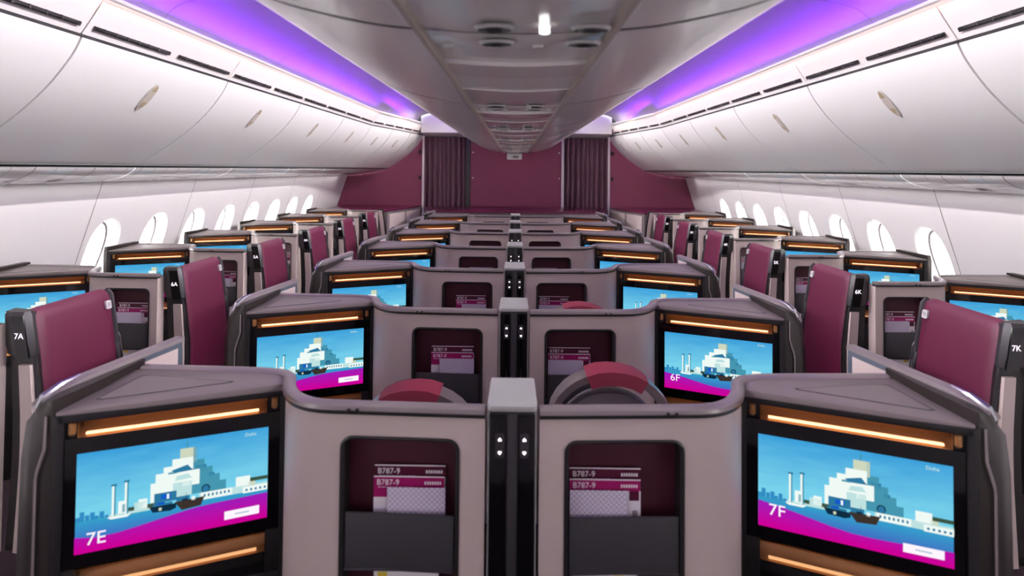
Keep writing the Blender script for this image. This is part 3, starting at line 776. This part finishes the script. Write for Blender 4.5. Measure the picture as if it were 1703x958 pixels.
# ------------------------------------------------------------------ centre overhead bins
CB = cat_rom([(.205,.290),(.31,.302),(.44,.330),(.51,.351),(.585,.378),(.64,.414),(.70,.475),(.765,.585),(.80,.72),(.81,1.02)], 4)
cbY = [-1.26,-.14,1.05,2.24,3.43,4.62,5.81,7.00,7.95,8.60]
for i, (a, b) in enumerate(zip(cbY[:-1], cbY[1:])):
    mid = (a+b)/2; vis = i-1
    for sx in (-1, 1):
        org = (sx*.5, mid, CAMZ+.3)
        o = MB(); g = .004
        inner = [(x-.02, z+.014) for x, z in CB][::-1]
        o.loft([[(x,y,z) for x,z in CB+inner] for y in (a+g, b-g)])
        lab = '%s grey-white centre bin door on the %s of the ceiling keel, counted from the camera' % (ORD[vis], SIDE[sx]) if vis >= 0 else 'centre bin door on the %s behind the camera' % SIDE[sx]
        P = thing('centre_overhead_bin', org, lab, 'overhead bin', 'centre overhead bins')
        o.build('bin_door', 'centre_white', parent=P, org=org, sx=sx, ang=50)
        m2 = MB(); m2.loft([[(x+.0008,y,z-.0012) for x,z in CB] for y in ((a-.006, a+.006) if i else (a, a+.006))], caps=False, closed=False); m2.build('door_seam', 'dark_grey', parent=P, org=org, sx=sx)
    # keel service strip
    org = (0, mid, CAMZ+.29)
    P = thing('keel_panel', org, ('%s glossy service strip under centre bins, counted from the camera' % ORD[vis]) if vis >= 0 else 'glossy service strip under the centre bins behind the camera', 'panel', 'service strips under the centre bins')
    mb = MB(); n = 12
    rings = []
    st = [a+.004, a+.03, a+.10, a+.105, a+.30, a+.305, a+.50, a+.505, a+.75, a+.755, b-.06, b-.004]
    dz = [.0,-.004,-.004,.002,.004,-.006,-.003,.003,.0,-.005,-.003,.0]
    for y, d in zip(st, dz): rings.append([(-.19+.38*j/8, y, .290+d-.010*math.sin(math.pi*j/8)) for j in range(9)])
    mb.loft(rings, caps=False, closed=False); mb.build('strip_skin', 'strip_white', parent=P, org=org, ang=20)
    mb = MB(); mb.box(-.17,.17,a+.03,b-.03,.31,1.09); mb.build('keel_housing', 'centre_white', parent=P, org=org)
    c0 = a-.14
    for yy in (c0+.0, c0+.115):
        for e in (-1, 1):
            mb = MB(); nn = 14; nxc = (e*.083) if vis != 1 else (.052+e*.092)
            r0 = [(nxc+.040*math.cos(2*math.pi*j/nn), yy+.026*math.sin(2*math.pi*j/nn)+.06, .272) for j in range(nn)]
            r1 = [(nxc+.033*math.cos(2*math.pi*j/nn), yy+.020*math.sin(2*math.pi*j/nn)+.06, .266) for j in range(nn)]
            r2 = [(nxc+.028*math.cos(2*math.pi*j/nn), yy+.016*math.sin(2*math.pi*j/nn)+.06, .276) for j in range(nn)]
            mb.loft([r0, r1], caps=False); nz = mb.build('nozzle_ring', 'silver', parent=P, org=org)
            mb = MB(); mb.loft([r1, r2], caps=False); mb.add(r2, [list(range(nn))]); o = mb.build('nozzle', 'charcoal', parent=P, org=org); o.parent = nz
    mb = MB(); nn = 10; mb.loft([[(.056+.010*math.cos(2*math.pi*j/nn), c0+.065+.009*math.sin(2*math.pi*j/nn), z) for j in range(nn)] for z in (.276,.262)]); mb.build('reading_lamp', 'reading_light' if vis == 1 else 'silver', parent=P, org=org)
    for e in (-.15,-.05,.05,.15):
        mb = MB(); mb.box(e-.012,e+.012,c0+.22,c0+.235,.272,.282); mb.build('lens', 'silver', parent=P, org=org, bevel=.003)
for sx in (-1, 1):
    mb = MB(); mb.loft([[(.188,y,.284),(.191,y,.274),(.205,y,.276),(.212,y,.290),(.205,y,.305),(.19,y,.305)] for y in (-1.26, 3.0, 8.6)]); struct(mb.build('trim_%d' % (11 if sx < 0 else 12), 'rail_brown', sx=sx))
# bin end cap and small sensor box
mb = MB(); pr = [(-x,z) for x,z in CB][::-1]+CB
mb.loft([[(x,y,z+.003) for x,z in pr] for y in (8.612,8.64)]); o = mb.build('bin_end_cap', 'centre_white', bevel=.006, org=(0,8.62,CAMZ+.3)); o.location = (0,8.62,CAMZ+.3); tag(o, 'white end cap closing the centre bins in front of the curtains', 'panel')
org = (-.03, 8.45, CAMZ+.27); P = thing('sensor_box', org, 'small white sensor box hanging under the far end of the centre bins', 'sensor')
mb = MB(); mb.box(-.15,.10,8.36,8.50,.165,.272); mb.build('box_body', 'gloss_white', parent=P, org=org, bevel=.025, seg=3)
mb = MB(); mb.box(-.05,.04,8.354,8.362,.19,.225); mb.build('box_window', 'seam_grey', parent=P, org=org, bevel=.003)

# ------------------------------------------------------------------ bulkhead, curtains, cabinets
mb = MB()
def wallpoly(pts, y, t=.03):
    mb.loft([[(x,yy,z) for x,z in pts] for yy in (y, y+t)])
wallpoly([(-.80,-CAMZ),(.80,-CAMZ),(.80,.60),(-.80,.60)], 9.00, .06)
struct(mb.build('wall_front', 'burgundy_wall'))
for sx in (-1, 1):
    mb = MB(); wallpoly([(1.64,-CAMZ),(3.25,-CAMZ),(3.24,-.95),(2.96,-.09),(2.6,-.02),(1.70,.62),(1.64,.62)], 9.00, .06)
    struct(mb.build('wall_front_%s' % SIDE[sx], 'burgundy_wall', sx=sx))
    # curtain
    mb = MB(); n = 110; rings = []; r2 = []
    for z in (.565, .2, -.3, -.8, -1.3, -1.78):
        q = []
        for j in range(n+1):
            t = j/n; x = .86+.76*t; a = .036+.010*math.sin(t*9)
            w = 1+(.25*((.565-z)/2.3))
            q.append((x, 9.02+a*w*math.sin(t*2*math.pi*9+.8*math.sin(t*12))+.003*math.sin(z*5+t*20), z))
        rings.append(q)
    mb.loft(rings, caps=False, closed=False)
    P = mb.build('curtain', 'curtain_cloth', sx=sx, org=(sx*1.25,9.02,CAMZ+.565)); P.location = (sx*1.25,9.02,CAMZ+.565)
    tag(P, 'pleated plum-grey curtain in the %s aisle doorway' % SIDE[sx], 'curtain')
    m1, m2 = ('dark_grey', 'panel_white') if sx < 0 else ('panel_white', 'panel_white')
    mb = MB(); mb.box(.80,.88 if sx<0 else .845,8.98,9.06,-CAMZ,.585); struct(mb.build('trim_%d' % (13 if sx < 0 else 14), m1, sx=sx, bevel=.004))
    mb = MB(); mb.box(1.615,1.650,8.98,9.06,-CAMZ,.6); struct(mb.build('trim_%d' % (15 if sx < 0 else 16), m2, sx=sx, bevel=.004))
    for q, (x, z) in enumerate(((.76,.30),(.76,-.15))):
        mb = MB(); mb.tube([(x,8.985,z),(x,9.012,z)], .014, n=10); o = mb.build('stud', 'silver', sx=sx, org=(sx*x,8.99,z+CAMZ)); o.location = (sx*x,8.99,z+CAMZ)
        tag(o, '%s white stud on the burgundy wall beside the %s curtain' % (['upper','lower'][q], SIDE[sx]), 'stud', 'white studs on the front wall')
        mb = MB(); mb.box(1.67,1.71,8.97,9.012,z-.03+.02*q*0,z+.03); o = mb.build('door_catch', 'black_matt', sx=sx, bevel=.008, org=(sx*1.69,8.985,z+CAMZ)); o.location = (sx*1.69,8.985,z+CAMZ)
        tag(o, '%s small dark catch beside the outer edge of the %s curtain' % (['upper','lower'][q], SIDE[sx]), 'catch', 'dark catches on the front wall')
    # side cabinet in front of the bulkhead
    org = (sx*2.1, 8.3, 0)
    P = thing('side_cabinet', org, 'taupe cabinet with dark top between the %s wall and the front curtain' % SIDE[sx], 'cabinet')
    kw = dict(parent=P, org=org, sx=sx)
    mb = MB(); mb.prism([(1.965,7.825),(1.655,8.94),(1.655,8.96),(3.02,8.96),(3.02,7.825)], -CAMZ, -.66); mb.build('body', 'console_taupe', **kw)
    mb = MB(); mb.prism([(1.962,7.812),(1.640,8.955),(3.03,8.965),(3.03,7.812)], -.66, -.642); mb.build('top', 'burgundy_top', bevel=.003, **kw)
    d = Vector((1.655-1.965, 8.94-7.825)); L = d.length; d /= L; nn = Vector((-d.y, d.x)) 
    if nn.x > 0: nn = -nn
    for t0, t1 in ((.05,.48),(.52,.95)):
        mb = MB(); q = [(1.965+d.x*L*t+nn.x*e, 7.825+d.y*L*t+nn.y*e) for t, e in ((t0,-.002),(t1,-.002),(t1,.012),(t0,.012))]
        mb.prism(q, -1.7, -.70); dr = mb.build('door', 'shell_beige', bevel=.003, **kw)
        mb = MB(); t = t0+.06 if t0 > .3 else t1-.06; x, y = 1.965+d.x*L*t+nn.x*.014, 7.825+d.y*L*t+nn.y*.014
        mb.tube([(x,y,-.80),(x,y,-.86)], .012, n=8); o = mb.build('handle', 'silver', **kw); o.parent = dr
# low central cabinet with burgundy top
org = (0, 8.3, 0); P = thing('front_cabinet', org, 'wide low cabinet with glossy burgundy top in front of the central wall', 'cabinet')
mb = MB(); mb.prism([(-1.33,7.95),(1.33,7.95),(1.50,8.6),(1.50,8.94),(-1.50,8.94),(-1.50,8.6)], -CAMZ, -.67); mb.build('body', 'console_taupe', parent=P, org=org)
mb = MB(); mb.prism([(-1.34,7.93),(1.34,7.93),(1.53,8.58),(1.53,8.96),(-1.53,8.96),(-1.53,8.58)], -.67, -.650); mb.build('top', 'burgundy_top', parent=P, org=org, bevel=.004)
# header above curtains
mb = MB()
mb.loft([[(-1.62,y,z0),(1.62,y,z0),(1.62,y,z1),(-1.62,y,z1)] for y, z0, z1 in ((8.66,.62,1.2),(9.10,.575,1.2))]); struct(mb.build('wall_header', 'panel_white'))
# floor and rear
mb = MB(); mb.box(-3.3,3.3,9.20,9.25,-CAMZ,1.2); struct(mb.build('wall_backing', 'charcoal'))  # added dark backing, keeps the bright world from showing past the curtains
mb = MB(); mb.box(-3.3,3.3,-1.4,9.3,-CAMZ-.05,-CAMZ); struct(mb.build('floor', 'carpet'))
mb = MB(); mb.box(-3.3,3.3,-1.45,-1.40,-CAMZ,1.2); struct(mb.build('wall_rear', 'panel_white'))

# ------------------------------------------------------------------ lights
def area(name, loc, target, sx_, sy_, power, col, spread=180, yaxis=(0,1,0)):
    l = bpy.data.lights.new(name, 'AREA'); l.shape = 'RECTANGLE'; l.size = sx_; l.size_y = sy_; l.energy = power; l.color = col; l.spread = math.radians(spread)
    o = bpy.data.objects.new(name, l); C.objects.link(o)
    z = -(Vector(target)-Vector(loc)).normalized(); y = Vector(yaxis); x = y.cross(z).normalized(); y = z.cross(x)
    M = Matrix((x, y, z)).transposed().to_4x4(); M.translation = loc; o.matrix_world = M
    return o
W_WIN, W_COVE, W_WASH, W_ROOM, W_CENT, W_LIP, W_SIDE, W_REAR_SIDE = 100, 13, 1.6, 12, 16, 21, 1.5, 20
for sx in (-1, 1):
    for (y0, y1) in ((-1.2,1.5),(1.5,4.25),(4.25,KINK),(KINK,8.55)):
        m = (y0+y1)/2; L = y1-y0; s0, s1 = sh(y0), sh(y1); sm = sh(m)
        ya = (-(s1-s0)*sx, L, 0)
        area('cove_lamp', (sx*(1.925-sm), m, .800+CAMZ), (sx*(1.45-sm), m, 1.04+CAMZ), .012, L, W_COVE*L/2.75, (.27,.02,1.0), yaxis=ya)
        area('wash_lamp', (sx*(1.875-sm), m, .762+CAMZ), (sx*(1.99-sm), m, .45+CAMZ), .010, L, W_WASH*L/2.75, (1.0,.5,.42), yaxis=ya)
        area('lip_lamp', (sx*(1.866-sm), m, .776+CAMZ), (sx*(.5-sm), m, .35+CAMZ), .008, L, W_LIP*L/2.75, (1.0,.93,1.0), spread=64, yaxis=ya)
        area('sidewall_lamp', (sx*2.90, m, -.128+CAMZ), (sx*3.10, m, -.60+CAMZ), .012, L, W_SIDE*L/2.75, (1.0,.96,.96), spread=150)
    for (y0, y1) in ((-1.2,1.5),(1.5,4.25),(4.25,6.9),(6.9,8.5)):
        m = (y0+y1)/2; area('centre_wash_lamp', (sx*.835, m, .93+CAMZ), (sx*2.1, m, .12+CAMZ), .06, y1-y0, W_CENT*(y1-y0)/2.7, (1.0,.96,.93), spread=85)
    for c in [a+o for a in (3.66,4.74,5.82,6.90) for o in (.205,.745)]:
        area('daylight', (sx*(3.146+.20), c, -.62+CAMZ), (0, c, -.5+CAMZ), .40, .40, W_WIN, (1,.985,.96))
# added fill lamps behind the camera: a side pair and one overhead
for sx in (-1, 1): area('rear_side_fill', (sx*3.05, -.75, -.55+CAMZ), (0, 1.2, -.1+CAMZ), .9, 1.1, W_REAR_SIDE, (1,.99,.97), yaxis=(0,0,1))
area('rear_top_fill', (0, -1.0, 1.0+CAMZ-.12), (0, 1.5, -.6+CAMZ), 1.4, .5, W_ROOM, (1,.93,.93), yaxis=(0,.3,1))

w = bpy.data.worlds.new('World'); bpy.context.scene.world = w; w.use_nodes = True
bg = w.node_tree.nodes['Background']; bg.inputs[0].default_value = (.93,.97,1,1); bg.inputs[1].default_value = 2.5

# ------------------------------------------------------------------ camera
f, cyp, yaw, pit, rol, X0 = 850.0, 265.36, -.0083, -.0199, .0093, .004
Rv = Vector((math.cos(yaw), -math.sin(yaw), 0)); F0 = Vector((math.sin(yaw), math.cos(yaw), 0)); Z = Vector((0,0,1))
Uv = math.cos(pit)*Z+math.sin(pit)*F0; Fv = math.cos(pit)*F0-math.sin(pit)*Z
R2 = math.cos(rol)*Rv+math.sin(rol)*Uv; U2 = -math.sin(rol)*Rv+math.cos(rol)*Uv
cam = bpy.data.cameras.new('camera'); co = bpy.data.objects.new('camera', cam); C.objects.link(co)
M = Matrix((R2, U2, -Fv)).transposed().to_4x4(); M.translation = (X0, 0, CAMZ); co.matrix_world = M
cam.sensor_width = 36; cam.lens = 36*f/1703; cam.shift_y = (cyp-479)/1703; cam.clip_start = .02
cam.dof.use_dof = True; cam.dof.focus_distance = 3.0; cam.dof.aperture_fstop = 2.2
bpy.context.scene.camera = co
vs = bpy.context.scene.view_settings
vs.view_transform = 'Standard'; vs.look = 'None'; vs.exposure = 0; vs.gamma = 1; vs.use_curve_mapping = False
